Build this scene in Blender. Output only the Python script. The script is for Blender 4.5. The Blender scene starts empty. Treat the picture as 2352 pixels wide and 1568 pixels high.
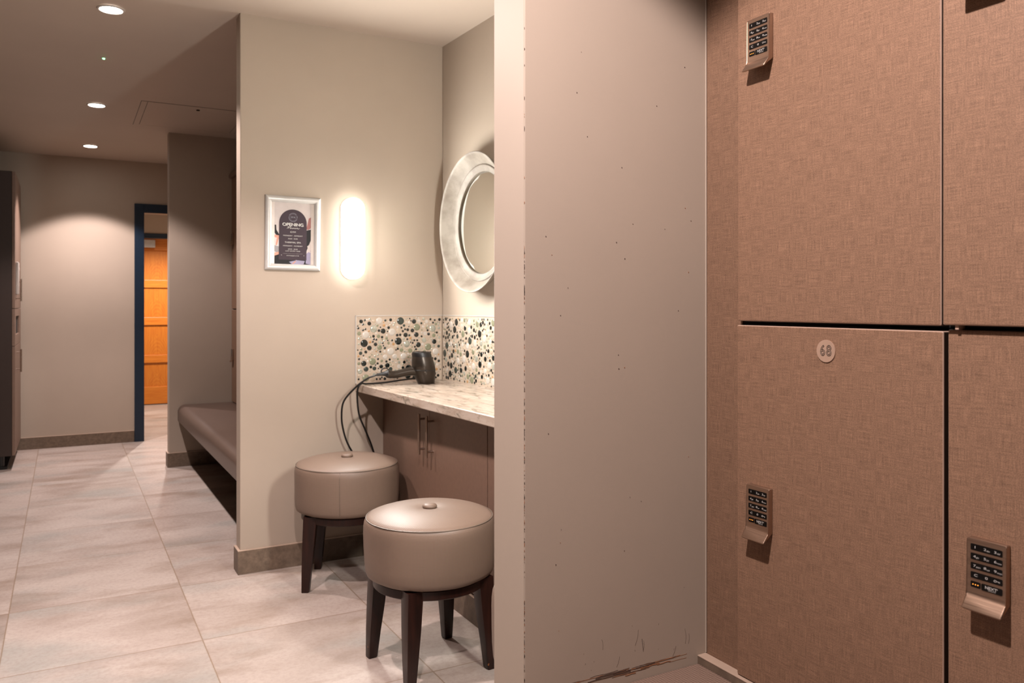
import bpy, bmesh, math, random
from mathutils import Vector, Matrix

SC = bpy.context.scene
COL = SC.collection
PI = math.pi
random.seed(7)

# ------------------------------------------------------------------ node helpers
class NT:
    def __init__(self, name):
        self.m = bpy.data.materials.new(name)
        self.m.use_nodes = True
        self.t = self.m.node_tree
        self.b = self.t.nodes['Principled BSDF']
    def n(self, typ, **kw):
        nd = self.t.nodes.new(typ)
        for k, v in kw.items():
            if k.startswith('_'):
                setattr(nd, k[1:], v)
            else:
                self.put(nd.inputs[k.replace('__', ' ')], v)
        return nd
    def put(self, sock, v):
        if isinstance(v, bpy.types.NodeSocket):
            self.t.links.new(v, sock)
        elif isinstance(v, (tuple, list)) and len(v) == 3 and sock.type == 'RGBA':
            sock.default_value = (*v, 1)
        else:
            sock.default_value = v
    def math(self, op, a, b=None, c=None):
        nd = self.t.nodes.new('ShaderNodeMath'); nd.operation = op
        self.put(nd.inputs[0], a)
        if b is not None: self.put(nd.inputs[1], b)
        if c is not None: self.put(nd.inputs[2], c)
        return nd.outputs[0]
    def vmath(self, op, a, b):
        nd = self.t.nodes.new('ShaderNodeVectorMath'); nd.operation = op
        self.put(nd.inputs[0], a); self.put(nd.inputs[1], b)
        return nd.outputs[0]
    def co(self, out='Object'):
        return self.t.nodes.new('ShaderNodeTexCoord').outputs[out]
    def sep(self, v):
        nd = self.t.nodes.new('ShaderNodeSeparateXYZ'); self.put(nd.inputs[0], v); return nd.outputs
    def comb(self, x, y, z):
        nd = self.t.nodes.new('ShaderNodeCombineXYZ')
        for i, v in enumerate((x, y, z)): self.put(nd.inputs[i], v)
        return nd.outputs[0]
    def noise(self, vec, scale=5, detail=3, rough=.5, dist=0.0):
        nd = self.t.nodes.new('ShaderNodeTexNoise')
        self.put(nd.inputs['Vector'], vec)
        nd.inputs['Scale'].default_value = scale; nd.inputs['Detail'].default_value = detail
        nd.inputs['Roughness'].default_value = rough; nd.inputs['Distortion'].default_value = dist
        return nd.outputs['Fac']
    def ramp(self, fac, stops):
        nd = self.t.nodes.new('ShaderNodeValToRGB'); self.put(nd.inputs[0], fac)
        cr = nd.color_ramp
        while len(cr.elements) < len(stops): cr.elements.new(.5)
        for e, (p, c) in zip(cr.elements, stops):
            e.position = p
            e.color = (c, c, c, 1) if not isinstance(c, tuple) else (*c, 1)
        return nd.outputs[0]
    def mix(self, fac, a, b, blend='MIX'):
        nd = self.t.nodes.new('ShaderNodeMix'); nd.data_type = 'RGBA'; nd.blend_type = blend
        self.put(nd.inputs[0], fac); self.put(nd.inputs[6], a); self.put(nd.inputs[7], b)
        return nd.outputs[2]
    def bump(self, h, strength=.2, dist=.01):
        nd = self.t.nodes.new('ShaderNodeBump')
        nd.inputs['Strength'].default_value = strength; nd.inputs['Distance'].default_value = dist
        self.put(nd.inputs['Height'], h); self.put(self.b.inputs['Normal'], nd.outputs[0])
    def base(self, c=None, rough=None, metal=None, spec=None):
        if c is not None: self.put(self.b.inputs['Base Color'], c)
        if rough is not None: self.put(self.b.inputs['Roughness'], rough)
        if metal is not None: self.b.inputs['Metallic'].default_value = metal
        if spec is not None: self.b.inputs['Specular IOR Level'].default_value = spec
        return self.m

def S(r, g, b):
    f = lambda v: (v / 255 / 12.92) if v / 255 <= .04045 else ((v / 255 + .055) / 1.055) ** 2.4
    return (.62 * f(r), .62 * f(g), .62 * f(b))

def plain(name, c, rough=.5, metal=0., spec=.5, var=.06, scale=30):
    t = NT(name)
    f = t.noise(t.co(), scale, 3)
    lo = tuple(v * (1 - var) for v in c); hi = tuple(min(1, v * (1 + var)) for v in c)
    return t.base(t.ramp(f, [(.3, lo), (.7, hi)]), rough, metal, spec)

def paint(name, c, bump=.10, spots=True):
    t = NT(name); co = t.co()
    f = t.noise(co, 2.2, 4, .55)
    lo = tuple(v * .965 for v in c); hi = tuple(v * 1.03 for v in c)
    col = t.ramp(f, [(.3, lo), (.7, hi)])
    if spots:
        g = t.noise(co, 55, 1, .3)
        col = t.mix(t.ramp(g, [(.79, 0.), (.81, .5)]), col, tuple(v * .45 for v in c))
    roll = t.noise(co, 620, 2, .6)
    t.bump(roll, bump, .002)
    return t.base(col, .62, 0, .35)

def emit(name, c, s):
    t = NT(name); t.base(c, .4)
    t.b.inputs['Emission Color'].default_value = (*c, 1)
    t.b.inputs['Emission Strength'].default_value = s
    return t.m

def laminate(name, base, k=1.0):
    """linen-weave laminate; object coordinates, threads along Y and Z (and X)"""
    t = NT(name); x, y, z = t.sep(t.co())
    h = t.math('ADD', y, x)
    v1 = t.noise(t.comb(t.math('MULTIPLY', h, 1300), t.math('MULTIPLY', z, 34), 0.), 1, 2, .6)
    v2 = t.noise(t.comb(t.math('MULTIPLY', h, 30), t.math('MULTIPLY', z, 1300), 3.), 1, 2, .6)
    sp = t.noise(t.comb(t.math('MULTIPLY', h, 800), t.math('MULTIPLY', z, 800), 9.), 1, 1, .5)
    cl = t.noise(t.comb(t.math('MULTIPLY', h, 60), t.math('MULTIPLY', z, 60), 5.), 1, 3, .6)
    f = t.math('ADD', t.math('MULTIPLY', v1, .29), t.math('MULTIPLY', v2, .29))
    f = t.math('ADD', f, t.math('MULTIPLY', sp, .38))
    f = t.math('ADD', f, t.math('MULTIPLY', cl, .04))
    a = tuple(v * .42 * k for v in base); m = tuple(v * k for v in base); b = tuple(min(1, v * 1.75 * k) for v in base)
    col = t.ramp(f, [(.36, a), (.51, m), (.66, b)])
    t.bump(f, .06, .002)
    return t.base(col, .55, 0, .3)

def tile_floor():
    t = NT('floor_stone_tile'); x, y, z = t.sep(t.co())
    u = t.math('DIVIDE', t.math('ADD', x, .186), .607)
    v = t.math('DIVIDE', t.math('SUBTRACT', y, 2.995), .612)
    iu, iv = t.math('FLOOR', u), t.math('FLOOR', v)
    wn = t.n('ShaderNodeTexWhiteNoise'); t.put(wn.inputs['Vector'], t.comb(iu, iv, 0.))
    rx, ry, rz = t.sep(wn.outputs['Color'])
    fu, fv = t.math('FRACT', u), t.math('FRACT', v)
    du = t.math('MINIMUM', fu, t.math('SUBTRACT', 1., fu)); dv = t.math('MINIMUM', fv, t.math('SUBTRACT', 1., fv))
    d = t.math('MINIMUM', du, dv)
    ox = t.math('MULTIPLY', rx, 37.); oy = t.math('MULTIPLY', ry, 53.)
    px = t.math('ADD', x, ox); py = t.math('ADD', y, oy)
    c1 = t.comb(t.math('MULTIPLY', px, 1.4), t.math('MULTIPLY', py, 2.9), 0.)
    n1 = t.noise(c1, 1.1, 6, .6, .35)
    n2 = t.noise(t.comb(t.math('MULTIPLY', px, 2.2), t.math('MULTIPLY', py, 4.4), 4.), 1.1, 5, .6, .3)
    n3 = t.noise(t.comb(px, py, 8.), 60, 4, .7)
    c2 = t.noise(t.comb(t.math('MULTIPLY', px, 1.6), t.math('MULTIPLY', py, 2.6), 2.), 1.4, 3, .5)
    col = t.ramp(n1, [(.30, S(178, 158, 144)), (.48, S(206, 188, 176)), (.64, S(218, 202, 190))])
    col = t.mix(t.ramp(n2, [(.51, 0.), (.74, .72)]), col, S(150, 124, 102))
    col = t.mix(t.ramp(c2, [(.52, 0.), (.70, .65)]), col, S(176, 174, 166))
    col = t.mix(t.ramp(n3, [(.35, .22), (.55, 0.)]), col, S(150, 128, 110))
    val = t.math('ADD', .87, t.math('MULTIPLY', rz, .1))
    col = t.mix(1., col, t.comb(val, val, val), 'MULTIPLY')
    g = t.ramp(d, [(.0028, 1.), (.0042, 0.)])
    col = t.mix(g, col, S(150, 124, 98))
    t.bump(t.math('SUBTRACT', t.math('MULTIPLY', n3, .3), t.math('MULTIPLY', g, 1.)), .12, .003)
    return t.base(col, t.ramp(n3, [(.3, .50), (.7, .38)]), 0, .4)

def stone_trim(name, c):
    t = NT(name); co = t.co()
    f = t.noise(co, 30, 6, .7); g = t.noise(co, 5, 3, .5)
    col = t.ramp(f, [(.3, tuple(v * .62 for v in c)), (.55, c), (.75, tuple(v * 1.35 for v in c))])
    col = t.mix(t.ramp(g, [(.5, 0.), (.7, .4)]), col, tuple(v * .7 for v in c))
    return t.base(col, .5, 0, .35)

def counter_stone():
    t = NT('counter_laminate'); x, y, z = t.sep(t.co())
    a = t.noise(t.comb(t.math('MULTIPLY', x, 16), t.math('MULTIPLY', y, 4.0), t.math('MULTIPLY', z, 16)), 1, 5, .62, 1.2)
    b = t.noise(t.comb(t.math('MULTIPLY', x, 26), t.math('MULTIPLY', y, 6.5), t.math('MULTIPLY', z, 20)), 1, 5, .7, 1.0)
    n = t.noise(t.co(), 30, 4, .6)
    col = t.ramp(a, [(.32, S(186, 165, 146)), (.5, S(208, 190, 172)), (.68, S(222, 206, 190))])
    col = t.mix(t.ramp(b, [(.52, 0.), (.66, .85)]), col, S(104, 97, 78))
    col = t.mix(t.ramp(n, [(.62, 0.), (.72, .55)]), col, S(150, 116, 92))
    return t.base(col, .22, 0, .5)

def vinyl(name, c, cell=.0042, coord='UV', bump=.16, dots=False):
    """woven vinyl: over-under weave from two sine fields"""
    t = NT(name); u, v, w = t.sep(t.co(coord))
    k = 2 * PI / cell
    su = t.math('SINE', t.math('MULTIPLY', u, k)); sv = t.math('SINE', t.math('MULTIPLY', v, k))
    if dots:
        h = t.math('ADD', su, sv)
        f = t.ramp(t.math('MULTIPLY_ADD', h, .25, .5), [(.3, .0), (.7, 1.)])
    else:
        h = t.math('MAXIMUM', t.math('ABSOLUTE', t.math('SINE', t.math('MULTIPLY', u, k / 2))), .0)
        h2 = t.math('ABSOLUTE', t.math('SINE', t.math('MULTIPLY', v, k / 2)))
        f = t.math('MULTIPLY', h, h2)
    big = t.noise(t.co(), 7, 3, .5)
    lo = tuple(x * .84 for x in c); hi = tuple(min(1, x * 1.12) for x in c)
    col = t.ramp(f, [(.05, lo), (.55, hi)])
    col = t.mix(t.ramp(big, [(.52, 0.), (.75, .22)]), col, tuple(x * .6 for x in c))
    t.bump(f, bump, .0012)
    return t.base(col, .48, 0, .4)

def dark_wood():
    t = NT('espresso_wood'); x, y, z = t.sep(t.co())
    f = t.noise(t.comb(t.math('MULTIPLY', x, 60), t.math('MULTIPLY', y, 60), t.math('MULTIPLY', z, 7)), 1, 4, .6)
    col = t.ramp(f, [(.3, S(30, 14, 10)), (.7, S(54, 26, 18))])
    worn = t.noise(t.co(), 75, 2, .5)
    lowz = t.ramp(z, [(.03, 1.), (.11, 0.)])
    col = t.mix(t.math('MULTIPLY', t.ramp(worn, [(.70, 0.), (.74, .8)]), lowz), col, S(176, 110, 66))
    return t.base(col, .36, 0, .3)

def door_wood(name, tone=1.0, arch=False):
    t = NT(name); x, y, z = t.sep(t.co())
    if arch:
        w = t.n('ShaderNodeTexWave', _wave_type='RINGS', _rings_direction='Z')
        px = t.math('MULTIPLY', t.math('SUBTRACT', x, .945), 9.)
        fz = t.math('SUBTRACT', t.math('FRACT', t.math('DIVIDE', t.math('SUBTRACT', z, .318), .4415)), .2)
        t.put(w.inputs['Vector'], t.comb(px, t.math('MULTIPLY', fz, 1.3), 0.))
        w.inputs['Scale'].default_value = 2.4; w.inputs['Distortion'].default_value = 3.0
        w.inputs['Detail'].default_value = 3; w.inputs['Detail Scale'].default_value = 1.2
        g = w.outputs['Fac']
        n = t.noise(t.comb(t.math('MULTIPLY', x, 70), 0., t.math('MULTIPLY', z, 5)), 1, 4, .6)
        f = t.math('ADD', t.math('MULTIPLY', g, .16), t.math('MULTIPLY', n, .84))
    else:
        f = t.noise(t.comb(t.math('MULTIPLY', x, 5), 0., t.math('MULTIPLY', z, 70)), 1, 4, .6)
    a = S(204 * tone, 108 * tone, 30 * tone); b = S(238 * tone, 148 * tone, 52 * tone)
    return t.base(t.ramp(f, [(.25, a), (.75, b)]), .38, 0, .45)

def brushed(name, c, rough=.32, axis=2):
    t = NT(name); p = list(t.sep(t.co()))
    sc = [500, 500, 500]; sc[axis] = 14
    f = t.noise(t.comb(*[t.math('MULTIPLY', p[i], float(sc[i])) for i in range(3)]), 1, 3, .6)
    col = t.ramp(f, [(.3, tuple(v * .86 for v in c)), (.7, c)])
    return t.base(col, t.ramp(f, [(.3, rough * .85), (.7, rough * 1.15)]), .93)

WALL = paint('wall_paint', S(205, 187, 168), .1, False)
WALLN = paint('wall_paint_fine_roller', S(205, 187, 168), .05, False)
CEIL = paint('ceiling_paint', S(226, 208, 190), .05, False)
ROOMB = paint('low_bounce_wall_paint', S(96, 74, 62), .1, False)  # dark colour for the unseen walls, chosen to cut bounced light
FLOOR = tile_floor()
SKIRT = stone_trim('skirting_tile', S(136, 116, 98))
PALECAP = plain('pale_top_cap', S(205, 178, 156), .5)
NAVY = plain('navy_paint', S(14, 40, 62), .4)
LAM = laminate('locker_linen_laminate', S(162, 126, 101))
LAMF = laminate('filler_linen_laminate', S(162, 126, 101), .86)
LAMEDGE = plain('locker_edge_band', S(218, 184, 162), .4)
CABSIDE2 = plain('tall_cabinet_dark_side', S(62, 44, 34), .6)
GAPSIDE = plain('door_side_gap_shade', S(92, 70, 56), .5)  # door sides darkened: shade inside the gaps put into the colour
DARK = plain('gap_shade_black', S(14, 11, 9), .7)  # carcass coloured near-black so the gaps between doors read as deep shade
CAB = plain('cabinet_taupe_laminate', S(140, 110, 92), .45, scale=60)
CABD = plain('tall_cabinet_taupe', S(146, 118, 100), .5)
COUNTER = counter_stone()
VINYL_S = vinyl('stool_woven_vinyl', S(136, 114, 98))
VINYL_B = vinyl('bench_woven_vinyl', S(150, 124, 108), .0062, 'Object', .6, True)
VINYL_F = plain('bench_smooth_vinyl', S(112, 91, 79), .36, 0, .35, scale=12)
PIPE = plain('stool_piping', S(116, 100, 86), .5)
WOOD = dark_wood()
BRASS = brushed('brushed_copper_nickel', S(214, 180, 154), .40, 1)
STEEL = brushed('brushed_nickel', S(200, 176, 158), .3, 2)
SILVER = plain('silver_frame', S(224, 220, 214), .30, .08)
BLACKP = plain('gloss_black_key', S(8, 7, 7), .3, 0, .25)
WHITEINK = plain('white_ink', S(225, 220, 212), .5, var=.02)
BLACKINK = plain('black_ink', S(18, 14, 12), .6)
ORANGE_LED = emit('amber_led', (1., .34, .05), .45)
GREEN_LED = emit('green_led', (.15, 1., .3), 5.)
WHITEP = plain('white_plastic', S(226, 216, 206), .4, var=.02)
DARKP = plain('black_plastic', S(22, 20, 19), .4)
GUN = plain('gunmetal_plastic', S(70, 61, 53), .30, .6, var=.1)
OAKP = door_wood('oak_door_panel', 1.0, True)
OAKR = door_wood('oak_door_rail', 1.03)
SCUFFO = plain('torn_plaster_paper', S(176, 116, 76), .8)
SCUFFD = plain('scuff_dark', S(72, 52, 42), .8)
MIRGLASS = NT('mirror_glass').base((.86, .87, .83), .015, 1.)
t_ = NT('whitewashed_frame')
_f = t_.noise(t_.co(), 9, 5, .6)
MIRFRAME = t_.base(t_.ramp(_f, [(.35, S(132, 120, 107)), (.65, S(170, 160, 147))]), .5, 0, .2)
SCONCE = emit('sconce_opal_front', (1., .985, .94), 98.0)
SCONCES = emit('sconce_opal_side', (1., .985, .94), 4.6)
DLENS = emit('downlight_lens', (1., .95, .90), 24.)

# ------------------------------------------------------------------ mesh helpers
def obj(name, bm, mats, parent=None, smooth=None, loc=None):
    me = bpy.data.meshes.new(name)
    bmesh.ops.recalc_face_normals(bm, faces=bm.faces[:]) if not getattr(bm, 'keepn', False) else None
    bm.to_mesh(me); bm.free()
    for m in (mats if isinstance(mats, (list, tuple)) else [mats]): me.materials.append(m)
    if smooth is not None:
        me.polygons.foreach_set('use_smooth', [True] * len(me.polygons))
        me.set_sharp_from_angle(angle=math.radians(smooth))
    o = bpy.data.objects.new(name, me); COL.objects.link(o)
    if parent: o.parent = parent
    if loc is not None: o.location = loc
    return o

def tag(o, label, cat, group=None):
    o['label'] = label; o['category'] = cat
    if group: o['group'] = group
    return o
def thing(name, label, cat, loc=(0, 0, 0), rz=0, group=None):
    o = bpy.data.objects.new(name, None); COL.objects.link(o)
    o.empty_display_size = .05; o.location = loc; o.rotation_euler = (0, 0, rz)
    return tag(o, label, cat, group)
def struct(name, bm, mats, smooth=None, parent=None):
    o = obj(name, bm, mats, parent, smooth)
    if not parent: o['kind'] = 'structure'
    return o
def B(): return bmesh.new()

def box(bm, x0, x1, y0, y1, z0, z1, bev=0., mi=0, seg=2):
    vs = [bm.verts.new((x, y, z)) for x in (x0, x1) for y in (y0, y1) for z in (z0, z1)]
    idx = [(0, 1, 3, 2), (4, 6, 7, 5), (0, 4, 5, 1), (2, 3, 7, 6), (0, 2, 6, 4), (1, 5, 7, 3)]
    fs = [bm.faces.new([vs[i] for i in q]) for q in idx]
    for f in fs: f.material_index = mi
    if bev > 0:
        es = list({e for f in fs for e in f.edges})
        r = bmesh.ops.bevel(bm, geom=es, offset=bev, segments=seg, profile=.5, affect='EDGES')
        for f in r['faces']: f.material_index = mi
    return fs

def prism(bm, pts, z0, z1, mi=0):
    """polygon in XY extruded along Z"""
    a = [bm.verts.new((x, y, z0)) for x, y in pts]; b = [bm.verts.new((x, y, z1)) for x, y in pts]
    n = len(pts); fs = [bm.faces.new(a[::-1]), bm.faces.new(b)]
    for i in range(n): fs.append(bm.faces.new((a[i], a[(i + 1) % n], b[(i + 1) % n], b[i])))
    for f in fs: f.material_index = mi
    return fs

def extr(bm, pts, y0, y1, mi=0):
    """polygon in XZ extruded along Y"""
    a = [bm.verts.new((x, y0, z)) for x, z in pts]; b = [bm.verts.new((x, y1, z)) for x, z in pts]
    n = len(pts); fs = [bm.faces.new(a), bm.faces.new(b[::-1])]
    for i in range(n): fs.append(bm.faces.new((a[i], a[(i + 1) % n], b[(i + 1) % n], b[i])))
    for f in fs: f.material_index = mi
    return fs

def lathe(bm, prof, seg=48, M=None, mi=0, uvs=False, closed=False):
    """profile of (r, z) about Z"""
    rings = []
    for r, z in prof:
        if r < 1e-6: rings.append([bm.verts.new((0, 0, z))])
        else: rings.append([bm.verts.new((r * math.cos(2 * PI * i / seg), r * math.sin(2 * PI * i / seg), z)) for i in range(seg)])
    uv = bm.loops.layers.uv.verify() if uvs else None
    pairs = list(zip(rings, rings[1:])) + ([(rings[-1], rings[0])] if closed else [])
    fs = []
    for a, b in pairs:
        for i in range(seg):
            j = (i + 1) % seg
            if len(a) == 1 and len(b) == 1: continue
            if len(a) == 1: q = [a[0], b[j], b[i]]
            elif len(b) == 1: q = [a[i], a[j], b[0]]
            else: q = [a[i], a[j], b[j], b[i]]
            f = bm.faces.new(q); f.material_index = mi; fs.append((f, i))
    if uvs:
        R = max(r for r, z in prof)
        for f, i in fs:
            f.normal_update()
            flat = abs(f.normal.z) > .75
            for l in f.loops:
                c = l.vert.co
                if flat: l[uv].uv = (c.x, c.y)
                else:
                    a = math.atan2(c.y, c.x)
                    if a < -1e-6: a += 2 * PI
                    if i == seg - 1 and a < .5: a += 2 * PI
                    l[uv].uv = (a * R, c.z)
    if M is not None:
        vs = {v for r in rings for v in r}
        bmesh.ops.transform(bm, matrix=M, verts=list(vs))
    return [f for f, _ in fs]

def tube(bm, pts, r, seg=10, mi=0, caps=True):
    pts = [Vector(p) for p in pts]; n = len(pts)
    rad = r if isinstance(r, (list, tuple)) else [r] * n
    up = None; rings = []
    for k, p in enumerate(pts):
        t = (pts[min(k + 1, n - 1)] - pts[max(k - 1, 0)]).normalized()
        if up is None:
            up = t.orthogonal().normalized()
        else:
            up = (up - t * up.dot(t)).normalized()
        s = t.cross(up)
        rings.append([bm.verts.new(p + (up * math.cos(2 * PI * i / seg) + s * math.sin(2 * PI * i / seg)) * rad[k]) for i in range(seg)])
    for a, b in zip(rings, rings[1:]):
        for i in range(seg):
            f = bm.faces.new((a[i], a[(i + 1) % seg], b[(i + 1) % seg], b[i])); f.material_index = mi
    if caps:
        f = bm.faces.new(rings[0][::-1]); f.material_index = mi
        f = bm.faces.new(rings[-1]); f.material_index = mi

def spline(ctrl, n=10):
    P = [Vector(c) for c in ctrl]; P = [P[0] * 2 - P[1]] + P + [P[-1] * 2 - P[-2]]
    out = []
    for i in range(1, len(P) - 2):
        a, b, c, d = P[i - 1:i + 3]
        for k in range(n):
            t = k / n
            out.append(.5 * ((2 * b) + (c - a) * t + (2 * a - 5 * b + 4 * c - d) * t * t + (3 * b - a - 3 * c + d) * t ** 3))
    out.append(P[-2]); return out

def rrect(w, h, r, seg=5, cx=0, cy=0):
    pts = []
    for (sx, sy, a0) in ((1, 1, 0), (-1, 1, 90), (-1, -1, 180), (1, -1, 270)):
        for k in range(seg + 1):
            a = math.radians(a0 + 90 * k / seg)
            pts.append((cx + sx * (w / 2 - r) + r * math.cos(a), cy + sy * (h / 2 - r) + r * math.sin(a)))
    return pts

def sheet(bm, pts, M, d, mi=0):
    """polygon pts (a,b) as a thin plate of thickness d along local c; M maps (a,b,c) to the world"""
    a = [bm.verts.new(M @ Vector((x, y, 0))) for x, y in pts]; b = [bm.verts.new(M @ Vector((x, y, d))) for x, y in pts]
    n = len(pts); fs = [bm.faces.new(a[::-1]), bm.faces.new(b)]
    for i in range(n): fs.append(bm.faces.new((a[i], a[(i + 1) % n], b[(i + 1) % n], b[i])))
    for f in fs: f.material_index = mi

_tc = {}
def text(bm, body, M, size, align='CENTER', sx=1., mi=0, outline=0., spacing=1., ext=.0002):
    key = (body, size, align, outline, spacing)
    if key not in _tc:
        cu = bpy.data.curves.new('lettering', 'FONT'); cu.body = body; cu.size = size
        cu.align_x = align; cu.align_y = 'CENTER'; cu.space_character = spacing; cu.resolution_u = 4
        if outline > 0: cu.fill_mode = 'NONE'; cu.bevel_depth = outline; cu.bevel_resolution = 1
        else: cu.extrude = ext
        o = bpy.data.objects.new('lettering', cu); COL.objects.link(o)
        dg = bpy.context.evaluated_depsgraph_get()
        _tc[key] = bpy.data.meshes.new_from_object(o.evaluated_get(dg))
        bpy.data.objects.remove(o); bpy.data.curves.remove(cu)
    me = _tc[key].copy(); me.transform(M @ Matrix.Diagonal((sx, 1, 1, 1)))
    k = len(bm.faces); bm.from_mesh(me); bpy.data.meshes.remove(me)
    bm.faces.ensure_lookup_table()
    for f in bm.faces[k:]: f.material_index = mi

def facing_negx(x, y, z):   # (a right, b up, c out) on a plane that faces -X
    return Matrix(((0, 0, -1, x), (-1, 0, 0, y), (0, 1, 0, z), (0, 0, 0, 1)))
def facing_negy(x, y, z):   # on a plane that faces -Y
    return Matrix(((1, 0, 0, x), (0, 0, -1, y), (0, 1, 0, z), (0, 0, 0, 1)))

def copy_tree(o, parent=None):
    c = o.copy(); COL.objects.link(c)
    if parent: c.parent = parent
    for ch in list(o.children): copy_tree(ch, c)
    return c

# ------------------------------------------------------------------ setting
CEILZ = 2.436
def cz(y): return CEILZ if y <= 3.65 else CEILZ - .0116 * (y - 3.65)
YP, YE, YL = 3.65, 7.61, 10.30          # poster wall, end wall, door beyond
XL = -2.3                               # unseen left wall, set far back to keep bounced light low
def xr(y): return 1.626 + .035 * (3.65 - y)   # right wall of the vanity recess

bm = B(); box(bm, XL - .1, 2.2, -1.7, YL + .2, -.1, 0); struct('floor', bm, FLOOR)
bm = B(); extr_pts = None
vs = []
for y in (-1.7, 3.65, YL + .2):
    vs.append([bm.verts.new((x, y, cz(y) + dz)) for x, dz in ((XL - .1, 0), (2.2, 0), (2.2, .1), (XL - .1, .1))])
for a, b in zip(vs, vs[1:]):
    for i in range(4): bm.faces.new((a[i], a[(i + 1) % 4], b[(i + 1) % 4], b[i]))
bm.faces.new(vs[0]); bm.faces.new(vs[-1][::-1])
struct('ceiling', bm, CEIL)

bm = B(); box(bm, XL - .1, XL, -1.6, YE, 0, 2.45); struct('wall_left', bm, ROOMB)
bm = B(); box(bm, XL - .1, 2.2, -1.7, -1.6, 0, 2.45); struct('wall_front', bm, ROOMB)
bm = B(); prism(bm, [(1.70, -1.6), (xr(1.36), 1.36), (1.626, YP), (1.626, YE), (1.98, YE), (1.98, -1.6)], 0, 2.45)
struct('wall_right', bm, WALL)
XW0, XN0, XF0 = .666, .711, .655
bm = B(); box(bm, XW0, 1.626, YP, YP + .088, 0, CEILZ + .005, .004); struct('wall_middle', bm, WALL)
bm = B(); box(bm, XN0, xr(1.36) + .02, 1.244, 1.36, 0, CEILZ + .005, .0025); near_wall = struct('wall_near', bm, WALLN)
bm = B(); box(bm, XF0, 1.626, 6.287, 6.39, 0, cz(6.3) + .01, .004); struct('wall_far', bm, WALL)
# end wall with its opening (left piece, head piece, right piece of the one wall)
OX0, OX1, OZ = .595, 1.42, 1.955
bm = B()
box(bm, XL - .1, OX0, YE, YE + .1, 0, 2.42); box(bm, OX1, 1.98, YE, YE + .1, 0, 2.42)
box(bm, OX0, OX1, YE, YE + .1, OZ, 2.42)
struct('wall_back', bm, WALL)
# lobby beyond the opening
bm = B(); box(bm, .02, .12, YE + .1, YL, 0, 2.42); struct('wall_lobby_left', bm, WALL)
bm = B(); box(bm, 2.0, 2.1, YE + .1, YL, 0, 2.42); struct('wall_lobby_right', bm, WALL)
bm = B()
box(bm, .02, .64, YL, YL + .1, 0, 2.42); box(bm, 1.54, 2.1, YL, YL + .1, 0, 2.42); box(bm, .64, 1.54, YL, YL + .1, 2.0, 2.42)
struct('wall_lobby_back', bm, WALL)

# navy opening frame
def frame_bm(x0, x1, zt, w, y0, y1):
    bm = B()
    box(bm, x0 - w, x0, y0, y1, 0, zt + w, .003); box(bm, x1, x1 + w, y0, y1, 0, zt + w, .003)
    box(bm, x0, x1, y0, y1, zt, zt + w, .003)
    return bm
struct('trim_1', frame_bm(OX0, OX1, OZ, .076, YE - .018, YE), NAVY)
d1 = struct('door_1', frame_bm(.69, 1.49, 1.945, .05, YL - .02, YL + .02), NAVY)
rails = [(0, .21), (.49, .58), (.93, 1.02), (1.365, 1.455), (1.80, 1.94)]
bm = B()
box(bm, .695, .80, YL - .005, YL + .035, .01, 1.94, .003); box(bm, 1.38, 1.485, YL - .005, YL + .035, .01, 1.94, .003)
for a, b in rails: box(bm, .80, 1.38, YL - .005, YL + .035, max(a, .01), b, .003)
obj('door_rails', bm, OAKR, d1)
for (a, b), (c, d) in zip(rails, rails[1:]):
    bm = B(); box(bm, .802, 1.378, YL + .012, YL + .03, b, c); obj('door_panel', bm, OAKP, d1)
bm = B(); box(bm, .72, .92, YL - .055, YL - .005, 1.83, 1.92, .006); obj('door_closer', bm, SILVER, d1)

# skirtings
def skirt(name, x0, x1, y0, y1, h=.104):
    bm = B(); box(bm, x0, x1, y0, y1, 0, h - .004); box(bm, x0 - .0005, x1 + .0005, y0 - .0005, y1 + .0005, h - .004, h, .0012, 1)
    return struct(name, bm, [SKIRT, PALECAP])
T = .011
skirt('baseboard_middle', XW0 - T, 1.30, YP - T, YP)
skirt('baseboard_middle_end', XW0 - T, XW0, YP, YP + .088)
skirt('baseboard_far', XF0 - T, 1.09, 6.287 - T, 6.287)
skirt('baseboard_far_end', XF0 - T, XF0, 6.287, 6.39)
skirt('baseboard_back', XL, OX0 - .078, YE - T, YE, .098)
skirt('baseboard_near_end', XN0 - T, XN0, 1.244, 1.36)
skirt('baseboard_near', XN0 - T, xr(1.36), 1.36, 1.36 + T)
skirt('baseboard_left', XL, XL + T, -1.6, YE - T)
skirt('baseboard_lobby', .12, .64, YL - T, YL)

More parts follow.
